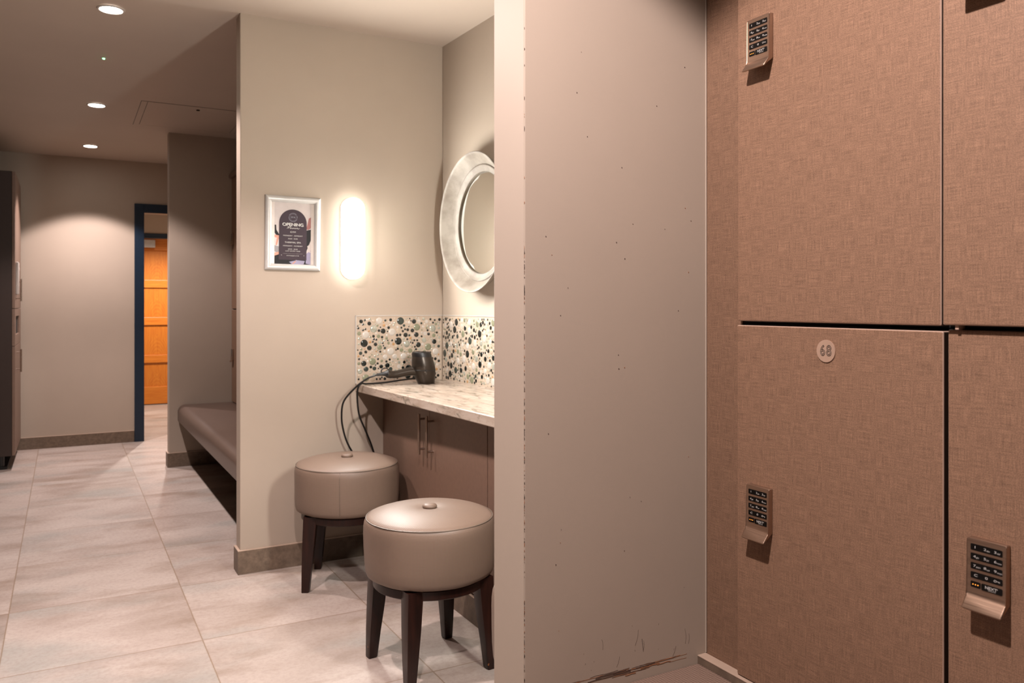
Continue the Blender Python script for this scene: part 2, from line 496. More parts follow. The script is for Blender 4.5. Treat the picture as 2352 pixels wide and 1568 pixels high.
# ------------------------------------------------------------------ ceiling lamps
def downlight(y, label, watt, cone, blend=.3, power=1.5):
    z = cz(y)
    t = thing('downlight', label, 'ceiling light', (.173, y, z), 0, 'corridor downlights')
    bm = B(); lathe(bm, [(.044, -.001), (.046, -.006), (.054, -.005), (.056, 0.0)], 40)
    obj('trim_ring', bm, WHITEP, t, 40)
    bm = B(); lathe(bm, [(0, -.0055), (.030, -.0055), (.0445, -.004)], 40)
    obj('lens', bm, DLENS, t, 40)
    l = bpy.data.lights.new('downlight_beam', 'SPOT'); l.energy = watt; l.color = (1., .86, .85)
    l.spot_size = math.radians(cone); l.spot_blend = blend; l.shadow_soft_size = .028
    if power:                                            # reflector: intensity falls off away from the axis
        l.use_nodes = True; nt = l.node_tree; em = nt.nodes['Emission']
        tc = nt.nodes.new('ShaderNodeTexCoord'); sp = nt.nodes.new('ShaderNodeSeparateXYZ')
        ab = nt.nodes.new('ShaderNodeMath'); ab.operation = 'ABSOLUTE'; pw_ = nt.nodes.new('ShaderNodeMath'); pw_.operation = 'POWER'; pw_.inputs[1].default_value = power
        nt.links.new(tc.outputs['Normal'], sp.inputs[0]); nt.links.new(sp.outputs[2], ab.inputs[0]); nt.links.new(ab.outputs[0], pw_.inputs[0]); nt.links.new(pw_.outputs[0], em.inputs['Strength'])
    lo = bpy.data.objects.new('downlight_beam', l); COL.objects.link(lo); lo.parent = t; lo.location = (0, 0, -.035)
    return t
W = 50
downlight(7.064, 'round recessed ceiling downlight closest to the end wall', W * 1.6, 104, .22, 2.6)
downlight(5.668, 'round recessed ceiling downlight beside the ceiling hatch', W, 112)
downlight(3.865, 'large bright recessed downlight beyond the green indicator, nearest in view', W, 112)
downlight(2.26, 'recessed downlight in the corridor ceiling above the stools', W * 1.5, 130, .3, .5)
downlight(.65, 'recessed downlight in the corridor ceiling in front of the big lockers', 90, 122, .14, .8)
t = thing('downlight', 'recessed downlight in the lobby ceiling before the oak door', 'ceiling light', (1.05, 9.25, cz(9.25)))
bm = B(); lathe(bm, [(.044, -.001), (.046, -.006), (.054, -.005), (.056, 0)], 32); obj('trim_ring', bm, WHITEP, t, 40)
bm = B(); lathe(bm, [(0, -.0055), (.0445, -.004)], 32); obj('lens', bm, DLENS, t, 40)
l = bpy.data.lights.new('lobby_beam', 'SPOT'); l.energy = 120; l.color = (1., .88, .80); l.spot_size = math.radians(132); l.spot_blend = .6; l.shadow_soft_size = .03
lo = bpy.data.objects.new('lobby_beam', l); COL.objects.link(lo); lo.parent = t; lo.location = (0, 0, -.03)

t = thing('emergency_indicator', 'tiny green indicator light in the corridor ceiling', 'indicator light', (.173, 4.615, cz(4.615)))
bm = B(); lathe(bm, [(.016, 0), (.016, -.0015), (.013, -.003), (0, -.0032)], 24); obj('bezel', bm, WHITEP, t, 40)
bm = B(); lathe(bm, [(.0062, -.003), (.005, -.0065), (0, -.0075)], 16); obj('led', bm, GREEN_LED, t, 40)

# access hatch in the ceiling
def slab_on_ceiling(bm, x0, x1, y0, y1, d0, d1, mi=0):
    vs = [bm.verts.new((x, y, cz(y) - d)) for x in (x0, x1) for y in (y0, y1) for d in (d0, d1)]
    for q in [(0, 1, 3, 2), (4, 6, 7, 5), (0, 4, 5, 1), (2, 3, 7, 6), (0, 2, 6, 4), (1, 5, 7, 3)]:
        bm.faces.new([vs[i] for i in q]).material_index = mi
hx0, hx1, hy0, hy1, fw = .411, 1.075, 5.43, 6.14, .034
t = thing('access_hatch', 'flush square access hatch in the corridor ceiling above the bench', 'ceiling hatch', (hx0, hy0, cz(5.44)))
inv = Matrix.Translation(-Vector(t.location))
def hobj(name, bm, m):
    bmesh.ops.transform(bm, matrix=inv, verts=bm.verts[:]); return obj(name, bm, m, t)
bm = B(); slab_on_ceiling(bm, hx0 - .0025, hx1 + .0025, hy0 - .0045, hy1 + .002, 0., .0004); hobj('shadow_gap', bm, DARK)
bm = B()
for q in ((hx0, hx0 + fw, hy0, hy1), (hx1 - fw, hx1, hy0, hy1), (hx0 + fw, hx1 - fw, hy0, hy0 + .004), (hx0 + fw, hx1 - fw, hy1 - fw, hy1)):
    slab_on_ceiling(bm, *q, .0002, .002)
hobj('hatch_frame', bm, CEIL)
bm = B(); slab_on_ceiling(bm, hx0 + fw + .003, hx1 - fw - .003, hy0 + .0055, hy1 - fw - .002, .0002, .0018); hobj('hatch_panel', bm, CEIL)
bm = B(); lathe(bm, [(0, -.005), (.010, -.005), (.011, 0)], 16, Matrix.Translation((.745, 5.50, cz(5.5) - .0035))); hobj('hatch_lock', bm, SCUFFD)

# ------------------------------------------------------------------ wall sconces
def sconce(x, y, s, label):
    """s=-1 faces -Y"""
    t = thing('wall_light', label, 'wall light', (x, y, 1.473), 0 if s < 0 else PI, 'capsule wall lights')
    def cap(w, h, y0, y1, rnd):
        bm = B(); pts = []
        for k in range(4):
            pass
        n = 20; rr = []
        for (ins, yy) in rnd:
            r = w / 2 - ins; hh = h / 2 - w / 2
            ring = [(r * math.cos(PI * i / n), hh + r * math.sin(PI * i / n)) for i in range(n + 1)] + \
                   [(r * math.cos(PI + PI * i / n), -hh + r * math.sin(PI + PI * i / n)) for i in range(n + 1)]
            rr.append([bm.verts.new((a, yy, b)) for a, b in ring])
        m = len(rr[0])
        for a, b in zip(rr, rr[1:]):
            for i in range(m): bm.faces.new((a[i], a[(i + 1) % m], b[(i + 1) % m], b[i]))
        bm.faces.new(rr[0]); bm.faces.new(rr[-1][::-1])
        return bm
    obj('back_plate', cap(.094, .364, 0, 0, [(0, 0), (0, -.016)]), WHITEP, t, 40)
    obj('diffuser', cap(.104, .374, 0, 0, [(.002, -.016), (0, -.018), (0, -.046), (.003, -.053), (.010, -.058), (.02, -.060)]), [SCONCE, SCONCES], t, 50)
    for p in t.children[-1].data.polygons: p.material_index = 0 if abs(p.normal.y) > .55 and p.center.y < -.03 else 1
    return t
sconce(1.160, YP, -1, 'glowing white capsule wall light beside the framed notice')
sconce(1.160, 1.36, 1, 'glowing white capsule wall light on the back of the foreground partition')

# ------------------------------------------------------------------ framed notice
PM = facing_negy(.893, YP, 1.487) @ Matrix.Rotation(math.radians(-.55), 4, 'Z')
t = thing('notice_frame', 'silver snap frame holding a dark opening hours notice', 'framed notice')
t.matrix_world = PM
fw_, fh_ = .246, .331
prof = [(0, 0), (0, .009), (.004, .0130), (.010, .0150), (.018, .0140), (.025, .010), (.0285, .004), (.0285, 0)]
def side(bm, p0, p1, n0, n1):
    a = [bm.verts.new((p0[0] + n0[0] * d, p0[1] + n0[1] * d, h)) for d, h in prof]
    b = [bm.verts.new((p1[0] + n1[0] * d, p1[1] + n1[1] * d, h)) for d, h in prof]
    for i in range(len(prof) - 1): bm.faces.new((a[i], a[i + 1], b[i + 1], b[i]))
bm = B(); hw, hh = fw_ / 2, fh_ / 2
cs = [(-hw, -hh, 1, 1), (hw, -hh, -1, 1), (hw, hh, -1, -1), (-hw, hh, 1, -1)]
for i in range(4):
    p, q = cs[i], cs[(i + 1) % 4]; side(bm, p[:2], q[:2], p[2:], q[2:])
obj('frame', bm, SILVER, t, 50)
I4 = Matrix.Identity(4)
def Z(c): return Matrix.Translation((0, 0, c))
bm = B(); sheet(bm, rrect(.204, .289, .001, 1), Z(.001), .002); obj('backing', bm, plain('notice_border', S(222, 206, 194), .3), t)
pw, ph = .161, .275
PAPER = [plain('print_pale', S(206, 190, 182), .35), plain('print_plum', S(66, 50, 58), .5, 0, .2), plain('print_black', S(30, 26, 28), .5, 0, .2),
         plain('print_red', S(150, 70, 56), .35), plain('print_orange', S(206, 120, 76), .35), plain('print_violet', S(140, 128, 158), .35),
         plain('print_grey', S(120, 106, 104), .35)]
bm = B()
sheet(bm, rrect(pw, ph, .0005, 1), Z(.003), .0004, 0)
def poly(pts, z, mi): sheet(bm, [(x * pw / 100 - pw / 2, ph / 2 - y * ph / 100) for x, y in pts], Z(z), .00015, mi)
poly([(0, 37), (4, 37), (5, 45), (12, 52), (12, 60), (0, 50)], .0035, 2)
poly([(0, 53), (12, 54), (12, 58), (7, 70), (3, 70), (6, 58), (0, 57)], .0036, 4)
poly([(0, 70), (14, 72), (14, 84), (0, 80)], .0035, 6)
poly([(0, 82), (14, 80), (14, 84), (0, 87)], .0037, 4)
poly([(0, 85), (15, 84), (30, 92), (45, 86), (60, 94), (70, 86), (88, 84), (100, 82), (100, 100), (0, 100)], .0035, 2)
poly([(40, 96), (62, 93), (84, 94), (80, 100), (48, 100)], .0038, 5)
poly([(56, 95), (60, 95), (52, 99), (48, 99)], .0039, 4)
poly([(87, 42), (94, 24), (100, 22), (100, 40), (92, 43)], .0036, 3)
poly([(87, 44), (100, 42), (100, 60), (92, 72), (84, 84), (80, 86), (86, 60)], .0035, 2)
poly([(88, 82), (100, 76), (100, 100), (86, 98)], .0037, 5)
poly([(90, 70), (94, 68), (100, 80), (96, 80)], .0038, 0)
obj('notice_print', bm, PAPER, t)
arch = [(-37, -40.5), (37, -40.5), (37, 28 - 0)] + [(37 * math.cos(PI * i / 24), 21 + 23.0 * math.sin(PI * i / 24)) for i in range(25)] + [(-37, 21)]
arch = [(-.0615, -.118), (.0615, -.118)] + [(.0615 * math.cos(PI * i / 28), .046 + .0615 * math.sin(PI * i / 28)) for i in range(29)]
bm = B(); sheet(bm, arch, Z(.0041), .0002, 0); obj('notice_arch', bm, PAPER[1], t)
INK2 = plain('print_bluegrey', S(140, 134, 146), .4)
bm = B()
def TX(s, y, size, x=0, mi=0, sx=1., sp=1., zz=.0046): text(bm, s, Matrix.Translation((x, y, zz)), size, 'CENTER', sx, mi, 0, sp, .0001)
TX('OPENING', .039, .0190, 0, 0, 1.18, .95); TX('OPENING', .0384, .0190, .0009, 0, 1.18, .95, .0050); TX('OPENING', .0394, .0190, -.0005, 0, 1.18, .95, .0053)
TX('GYM', .006, .0096, 0, 0, 1.25)
TX('MONDAY - SUNDAY', -.0105, .0072, 0, 0, 1.3)
TX('06:00 - 22:00', -.024, .0066, 0, 0, 1.2)
TX('THERMAL SPA', -.0405, .0096, 0, 0, 1.2)
TX('MONDAY - SUNDAY', -.056, .0072, 0, 0, 1.3)
TX('09:00 - 20:00', -.0705, .0066, 0, 0, 1.2)
TX('LAST ENTRY 19:00', -.079, .0062, 0, 0, 1.3)
TX('www.spagym.co.uk', -.099, .0060, 0, 0, 1.2)
TX('+', -.098, .009, -.050); TX('+', -.098, .009, .050)
sheet(bm, [(-.044, -.0905), (.044, -.0905), (.044, -.0902), (-.044, -.0902)], Z(.0044), .0001)
# script "Hours" as one brush stroke
hrs = [(-.026, .021), (-.020, .031), (-.019, .022), (-.017, .027), (-.010, .031), (-.012, .021), (-.006, .025), (-.003, .021), (.001, .025), (.003, .022), (.007, .025),
       (.009, .021), (.013, .025), (.016, .022), (.020, .026), (.022, .021), (.030, .025)]
tube(bm, spline([(x, y, .0046) for x, y in hrs], 5), .0008, 5)
lg = len(bm.faces)
for rr, w in ((.0195, .0016), (.0150, .0006)):
    n = 32
    for i in range(n):
        if rr > .016 and i in (2, 14, 30): continue
        a, b = 2 * PI * i / n, 2 * PI * (i + 1) / n
        sheet(bm, [((rr - w) * math.cos(a), .072 + (rr - w) * math.sin(a)), (rr * math.cos(a), .072 + rr * math.sin(a)),
                   (rr * math.cos(b), .072 + rr * math.sin(b)), ((rr - w) * math.cos(b), .072 + (rr - w) * math.sin(b))], Z(.0044), .0001, 1)
text(bm, 'SPA', Matrix.Translation((0, .072, .0046)), .011, 'CENTER', 1.2, 1, 0, 1., .0001)
obj('lettering', bm, [WHITEINK, INK2], t)

# ------------------------------------------------------------------ vanity: counter, splashbacks, cabinets
ZC0, ZC1 = .766, .803
YN = 1.36 + T          # near end of the recess
def xc(y): return 1.182 + .035 * (3.65 - y)
bm = B()
def skew_box(bm, fx0, fx1, y0, y1, z0, z1, bev=0, mi=0):
    vs = [bm.verts.new((fx(y), y, z)) for fx in (fx0, fx1) for y in (y0, y1) for z in (z0, z1)]
    fs = [bm.faces.new([vs[i] for i in q]) for q in [(0, 1, 3, 2), (4, 6, 7, 5), (0, 4, 5, 1), (2, 3, 7, 6), (0, 2, 6, 4), (1, 5, 7, 3)]]
    for f in fs: f.material_index = mi
    if bev:
        for f in bmesh.ops.bevel(bm, geom=list({e for f in fs for e in f.edges}), offset=bev, segments=3, profile=.5, affect='EDGES')['faces']: f.material_index = mi
skew_box(bm, xc, lambda y: xr(y) - .0005, 1.3605, YP - .0005, ZC0, ZC1, .004)
tag(obj('vanity_counter', bm, COUNTER), 'long pale stone-effect counter carrying the hair dryer', 'counter')

MOS = [plain('grout_cream', S(214, 194, 172), .6), plain('pebble_black_glass', S(24, 34, 32), .08, 0, .6, .4, 60), plain('pebble_slate', S(62, 72, 66), .15, 0, .5, .2, 60),
       plain('pebble_white', S(226, 218, 206), .2), plain('pebble_sage', S(150, 152, 124), .14, 0, .6, .2, 90), plain('pebble_cream', S(214, 196, 172), .2),
       plain('pebble_amber', S(206, 160, 108), .2), plain('pebble_pearl', S(204, 206, 190), .06, .3, .6, .2, 90)]
def mosaic(L, Hh, seed):
    rnd = random.Random(seed); cell = .03; grid = {}; out = []
    def ok(x, y, r):
        gx, gy = int(x / cell), int(y / cell)
        for i in range(gx - 2, gx + 3):
            for j in range(gy - 2, gy + 3):
                for (a, b, c) in grid.get((i, j), ()):
                    if (x - a) ** 2 + (y - b) ** 2 < (r + c + .0008) ** 2: return False
        return True
    area = L * Hh / (.444 * .313)
    for r, n in ((.0170, 32), (.0125, 60), (.0095, 110), (.0072, 260), (.0056, 900), (.0040, 1500)):
        tries = int(n * area)
        for _ in range(tries):
            rr = r * rnd.uniform(.9, 1.08)
            x, y = rnd.uniform(rr + .004, L - rr - .004), rnd.uniform(rr + .003, Hh - rr - .006)
            if ok(x, y, rr):
                grid.setdefault((int(x / cell), int(y / cell)), []).append((x, y, rr))
                q = rnd.random()
                if r > .014: m = 1 if q < .24 else 2 if q < .34 else 3 if q < .68 else 4 if q < .88 else 7
                elif r > .009: m = 1 if q < .36 else 2 if q < .46 else 3 if q < .62 else 4 if q < .74 else 7 if q < .88 else 5
                elif r > .005: m = 1 if q < .40 else 2 if q < .46 else 3 if q < .58 else 7 if q < .76 else 5 if q < .88 else 6 if q < .92 else 4
                else: m = 1 if q < .16 else 3 if q < .34 else 7 if q < .62 else 5 if q < .88 else 6 if q < .93 else 4
                out.append((x, y, rr, m))
    return out
def splash(bm, L, Hh, M, seed):
    sheet(bm, [(0, 0), (L, 0), (L, Hh), (0, Hh)], M, .006, 0)
    for x, y, r, m in mosaic(L, Hh, seed):
        n = 16 if r > .008 else 10
        rings = []
        for k, (f, c) in enumerate(((1., .0058), (.92, .0070), (.5, .0076))):
            rings.append([bm.verts.new(M @ Vector((x + r * f * math.cos(2 * PI * i / n), y + r * f * math.sin(2 * PI * i / n), c))) for i in range(n)])
        for a, b in zip(rings, rings[1:]):
            for i in range(n):
                fc = bm.faces.new((a[i], a[(i + 1) % n], b[(i + 1) % n], b[i])); fc.material_index = m
        bm.faces.new(rings[-1]).material_index = m
ZS = 1.116
bm = B(); splash(bm, 1.618 - 1.184, ZS - ZC1, facing_negy(1.184, YP, ZC1), 3)
s1 = tag(obj('splashback', bm, MOS, None, 45), 'pebble mosaic splashback behind the hair dryer, under the glowing light', 'splashback', 'mosaic splashbacks')
bm = B(); box(bm, 1.182, 1.619, YP - .0085, YP, ZS - .0005, ZS + .0025); box(bm, 1.181, 1.1845, YP - .0085, YP, ZC1, ZS + .0025); obj('edge_trim', bm, SILVER, s1)
ang = math.atan(.035)
MR = facing_negx(1.626, YP, ZC1) @ Matrix.Rotation(0, 4, 'Y')
MR = Matrix.Translation((1.626, YP, ZC1)) @ Matrix.Rotation(ang, 4, 'Z') @ facing_negx(0, 0, 0)
Ls = (YP - 1.3605) / math.cos(ang) - .009
bm = B(); splash(bm, Ls, ZS - ZC1, MR @ Matrix.Translation((.009, 0, 0)), 5)
s2 = tag(obj('splashback', bm, MOS, None, 45), 'pebble mosaic splashback on the mirror wall below the round mirror', 'splashback', 'mosaic splashbacks')
bm = B(); sheet(bm, [(.009, ZS - ZC1 - .0005), (Ls, ZS - ZC1 - .0005), (Ls, ZS - ZC1 + .0025), (.009, ZS - ZC1 + .0025)], MR, .0085); obj('edge_trim', bm, SILVER, s2)

# base cabinets
XCB = 1.312
def bar_handle(parent, x, y, z0, z1, name='handle'):
    """bar along Z standing 28 mm off the face at x (towards -X)"""
    bm = B(); s = -1 if x > 0 else 1
    tube(bm, [(x + s * .030, y, z0), (x + s * .030, y, z1)], .0058, 14)
    for z in (z0 + .022, z1 - .022): tube(bm, [(x, y, z), (x + s * .030, y, z)], .0045, 10)
    return obj(name, bm, STEEL, parent, 40)
def base_cabinet(y0, y1, label, filler=0.):
    t = thing('vanity_cabinet', label, 'cabinet', (XCB, (y0 + y1) / 2, 0), 0, 'cabinets under the counter')
    o = Vector(t.location)
    def sh(bm): bmesh.ops.translate(bm, vec=-o, verts=bm.verts[:]); return bm
    bm = B(); box(bm, XCB + .0195, 1.60, y0, y1, .0, ZC0 - .001); obj('carcass', sh(bm), CAB, t)
    ym = (y0 + y1) / 2
    for a, b, hy in ((ym + .0012, y1 - .001, ym + .040), (y0 + .001, ym - .0012, ym - .040)):
        bm = B(); box(bm, XCB, XCB + .019, a, b, .108, ZC0 - .003, .001); d = obj('door', sh(bm), CAB, t)
        h = bar_handle(d, XCB, hy, .55, .718)
        h.data.transform(Matrix.Translation(-o))
    return t
base_cabinet(2.56, 3.60, 'taupe two-door cabinet under the counter behind the back stool')
base_cabinet(1.50, 2.556, 'taupe two-door cabinet under the counter, mostly hidden by the foreground partition')
bm = B(); box(bm, XCB + .006, XCB + .03, 3.602, YP - .0005, 0, ZC0 - .001); tag(obj('filler_strip', bm, CAB), 'narrow taupe filler strip between cabinet and notice wall', 'filler strip')
skirt('baseboard_vanity', XCB - .004, XCB + .0185, YN, YP - T - .001, .100)

# ------------------------------------------------------------------ round mirror
Yc, Rm = 3.225, .311
t = thing('round_mirror', 'round mirror in a wide whitewashed frame beside the wall light', 'mirror')
t.matrix_world = Matrix.Translation((xr(Yc), Yc, 1.533)) @ Matrix.Rotation(ang, 4, 'Z') @ facing_negx(0, 0, 0)
bm = B()
lathe(bm, [(.245, 0), (.262, .004), (.290, .034), (.3065, .062), (.3095, .0685), (.311, .0715), (.3095, .0735), (.3060, .0725), (.300, .066), (.285, .047), (.268, .030), (.2615, .0245),
           (.2595, .0255), (.2575, .0275), (.2540, .0275), (.2515, .0250), (.240, .0195), (.231, .0170), (.2285, .0160), (.2280, .008), (.245, 0)], 112)
obj('mirror_frame', bm, MIRFRAME, t, 35)
bm = B(); lathe(bm, [(0, .0098), (.208, .0098), (.2265, .0078), (.2265, .004), (0, .004)], 112); obj('mirror_glass', bm, MIRGLASS, t, 3)
bm = B(); lathe(bm, [(.2279, .0078), (.2279, .0150), (.2262, .0150), (.2262, .0085)], 112); obj('rebate', bm, plain('mirror_rebate', S(92, 74, 50), .5), t, 40)

# ------------------------------------------------------------------ stools
def make_stool(label, x, y, rz, seam_deg):
    t = thing('vanity_stool', label, 'stool', (x, y, 0), rz, 'round upholstered stools')
    R = .2135
    prof = [(0, .296), (.170, .296), (.192, .298), (.2045, .305), (.209, .319), (.2115, .35), (.2125, .39), (.2130, .43), (.2125, .455),
            (.2105, .470), (.2065, .480), (.200, .4865), (.19, .4905), (.165, .4985), (.13, .5055), (.09, .5095), (.06, .5105), (.035, .5085), (.018, .5045), (0, .5035)]
    bm = B(); lathe(bm, prof, 96, None, 0, True)
    rr = random.Random(int(x * 1000))
    ph_ = [rr.uniform(0, 6.28) for _ in range(4)]
    for v in bm.verts:                                   # slight sag and lumps of a used cushion
        a = math.atan2(v.co.y, v.co.x); r = math.hypot(v.co.x, v.co.y)
        if r > .15:
            k = 1 + .006 * math.sin(3 * a + ph_[0]) * math.sin(22 * v.co.z + ph_[1]) + .004 * math.sin(7 * a + ph_[2])
            v.co.x *= k; v.co.y *= k
    obj('seat_cushion', bm, VINYL_S, t, 60)
    bm = B(); tube(bm, [(.2055 * math.cos(2 * PI * i / 96), .2055 * math.sin(2 * PI * i / 96), .4815) for i in range(97)], .0022, 6, 0, False)
    obj('piping', bm, PIPE, t, 60)
    a = math.radians(seam_deg) - rz
    bm = B(); tube(bm, [(r_ * 1.004 * math.cos(a), r_ * 1.004 * math.sin(a), z_) for r_, z_ in ((.205, .307), (.2095, .320), (.212, .35), (.213, .39), (.2135, .43), (.213, .455), (.206, .480))], .0014, 6)
    obj('side_seam', bm, PIPE, t, 60)
    bm = B(); lathe(bm, [(0, .502), (.017, .503), (.0225, .506), (.024, .5115), (.0215, .5165), (.014, .519), (0, .5195)], 32, None, 0, True)
    obj('button', bm, VINYL_S, t, 60)
    bm = B(); lathe(bm, [(.150, .265), (.181, .265), (.184, .268), (.184, .292), (.180, .2958), (.150, .2958)], 72, None, 0, False, True)
    obj('apron', bm, WOOD, t, 40)
    for sx, sy in ((1, 1), (-1, 1), (-1, -1), (1, -1)):
        bm = B(); sec = []
        for z, w, off in ((0.0, .027, .1390), (.004, .030, .1390), (.09, .037, .1385), (.18, .045, .1365), (.2955, .053, .1335)):
            h = w / 2
            # outer faces stay almost upright, the inner faces taper
            ox, oy = sx * (off + .018 - h) , sy * (off + .018 - h)
            sec.append([bm.verts.new((ox + dx * h, oy + dy * h, z)) for dx, dy in ((-1, -1), (1, -1), (1, 1), (-1, 1))])
        for p, q in zip(sec, sec[1:]):
            for i in range(4): bm.faces.new((p[i], p[(i + 1) % 4], q[(i + 1) % 4], q[i]))
        bm.faces.new(sec[0][::-1]); bm.faces.new(sec[-1])
        vert = [e for e in bm.edges if abs(e.verts[0].co.z - e.verts[1].co.z) > .003]
        bmesh.ops.bevel(bm, geom=vert, offset=.003, segments=2, profile=.5, affect='EDGES')
        obj('leg', bm, WOOD, t, 40)
    return t
make_stool('taupe round stool with dark wooden legs in front, nearest the camera', 1.0455, 2.452, math.radians(4.5), 20)
make_stool('taupe round stool standing against the notice wall, under the dryer cord', 1.054, 3.366, math.radians(-25), -115).scale = (1.03, 1.03, 1.03)
make_stool('taupe stool showing only a sliver of seat behind the foreground partition', 1.098, 1.652, math.radians(-8), 10)

# ------------------------------------------------------------------ hair dryer
t = thing('hair_dryer', 'grey hair dryer standing nozzle down on the counter', 'hair dryer', (1.458, 3.49, ZC1))
TL = Matrix.Rotation(math.radians(-4), 4, 'Y')
SH = Matrix(((1, 0, -.17, .012), (0, 1, 0, 0), (0, 0, 1, 0), (0, 0, 0, 1)))
def sheared(bm): bmesh.ops.transform(bm, matrix=SH, verts=bm.verts[:]); return bm
bm = B(); lathe(bm, [(0, .0), (.0385, .0), (.0400, .002), (.0425, .012), (.0500, .040), (.0530, .060), (.0530, .064), (.0540, .066), (.0538, .085), (.0505, .108), (.0460, .126), (0, .126)], 40)
obj('barrel', sheared(bm), GUN, t, 35)
bm = B(); lathe(bm, [(.0533, .0615), (.0543, .0625), (.0543, .0655), (.0533, .0665)], 40); tube(bm, [(-.010, -.050, .064), (-.0105, -.056, .064)], .0045, 12); obj('joint_band', sheared(bm), DARKP, t, 35)
bm = B(); lathe(bm, [(.0462, .1255), (.0455, .137), (.0425, .146), (.038, .1488), (.031, .1478), (0, .1478)], 40); obj('rear_cap', sheared(bm), DARKP, t, 35)
bm = B()
for r_ in (.008, .016, .024): tube(bm, [(r_ * math.cos(2 * PI * i / 24), r_ * math.sin(2 * PI * i / 24), .1480) for i in range(25)], .0012, 5, 0, False)
obj('rear_grille', sheared(bm), GUN, t, 35)
hp = spline([(-.030, .004, .056), (-.060, .006, .059), (-.100, .008, .053), (-.140, .010, .047), (-.172, .012, .051)], 6)
nn = len(hp)
rad = [.0220 - .0045 * math.sin(min(1, i / nn * 1.3) * PI / 2) + (.0015 if i > nn * .8 else 0) for i in range(nn)]
bm = B(); tube(bm, hp, rad, 20); obj('handle', bm, GUN, t, 45)
bm = B(); tube(bm, spline([(-.171, .012, .051), (-.180, .0125, .052), (-.190, .013, .052), (-.222, .014, .0495)], 4), [.0180, .0180, .0175, .015, .0135, .0125, .012, .0112, .0100, .0085, .007, .0065, .006], 16)
tube(bm, [(-.184 + .018 * math.cos(a), .013, .064 + .014 * math.sin(a)) for a in [math.radians(d) for d in range(-30, 215, 20)]], .0028, 8)
obj('cord_collar', bm, DARKP, t, 45)
o = Vector(t.location)
W0 = lambda *p: tuple(Vector(p) - o)
cord = [W0(1.238, 3.504, .8525), W0(1.218, 3.505, .846), W0(1.195, 3.515, .836), W0(1.150, 3.535, .800), W0(1.100, 3.56, .735), W0(1.094, 3.575, .665),
        W0(1.105, 3.585, .60), W0(1.128, 3.59, .535), W0(1.165, 3.595, .475), W0(1.215, 3.60, .42), W0(1.262, 3.602, .41), W0(1.262, 3.60, .45), W0(1.240, 3.59, .52),
        W0(1.205, 3.575, .595), W0(1.172, 3.56, .665), W0(1.160, 3.552, .735), W0(1.160, 3.545, .79), W0(1.178, 3.545, .812), W0(1.205, 3.555, .8085), W0(1.30, 3.575, .8085),
        W0(1.40, 3.595, .815), W0(1.47, 3.60, .818), W0(1.52, 3.60, .8085), W0(1.555, 3.585, .8085)]
bm = B(); tube(bm, spline(cord, 8), .0042, 8); obj('cord', bm, DARKP, t, 60)

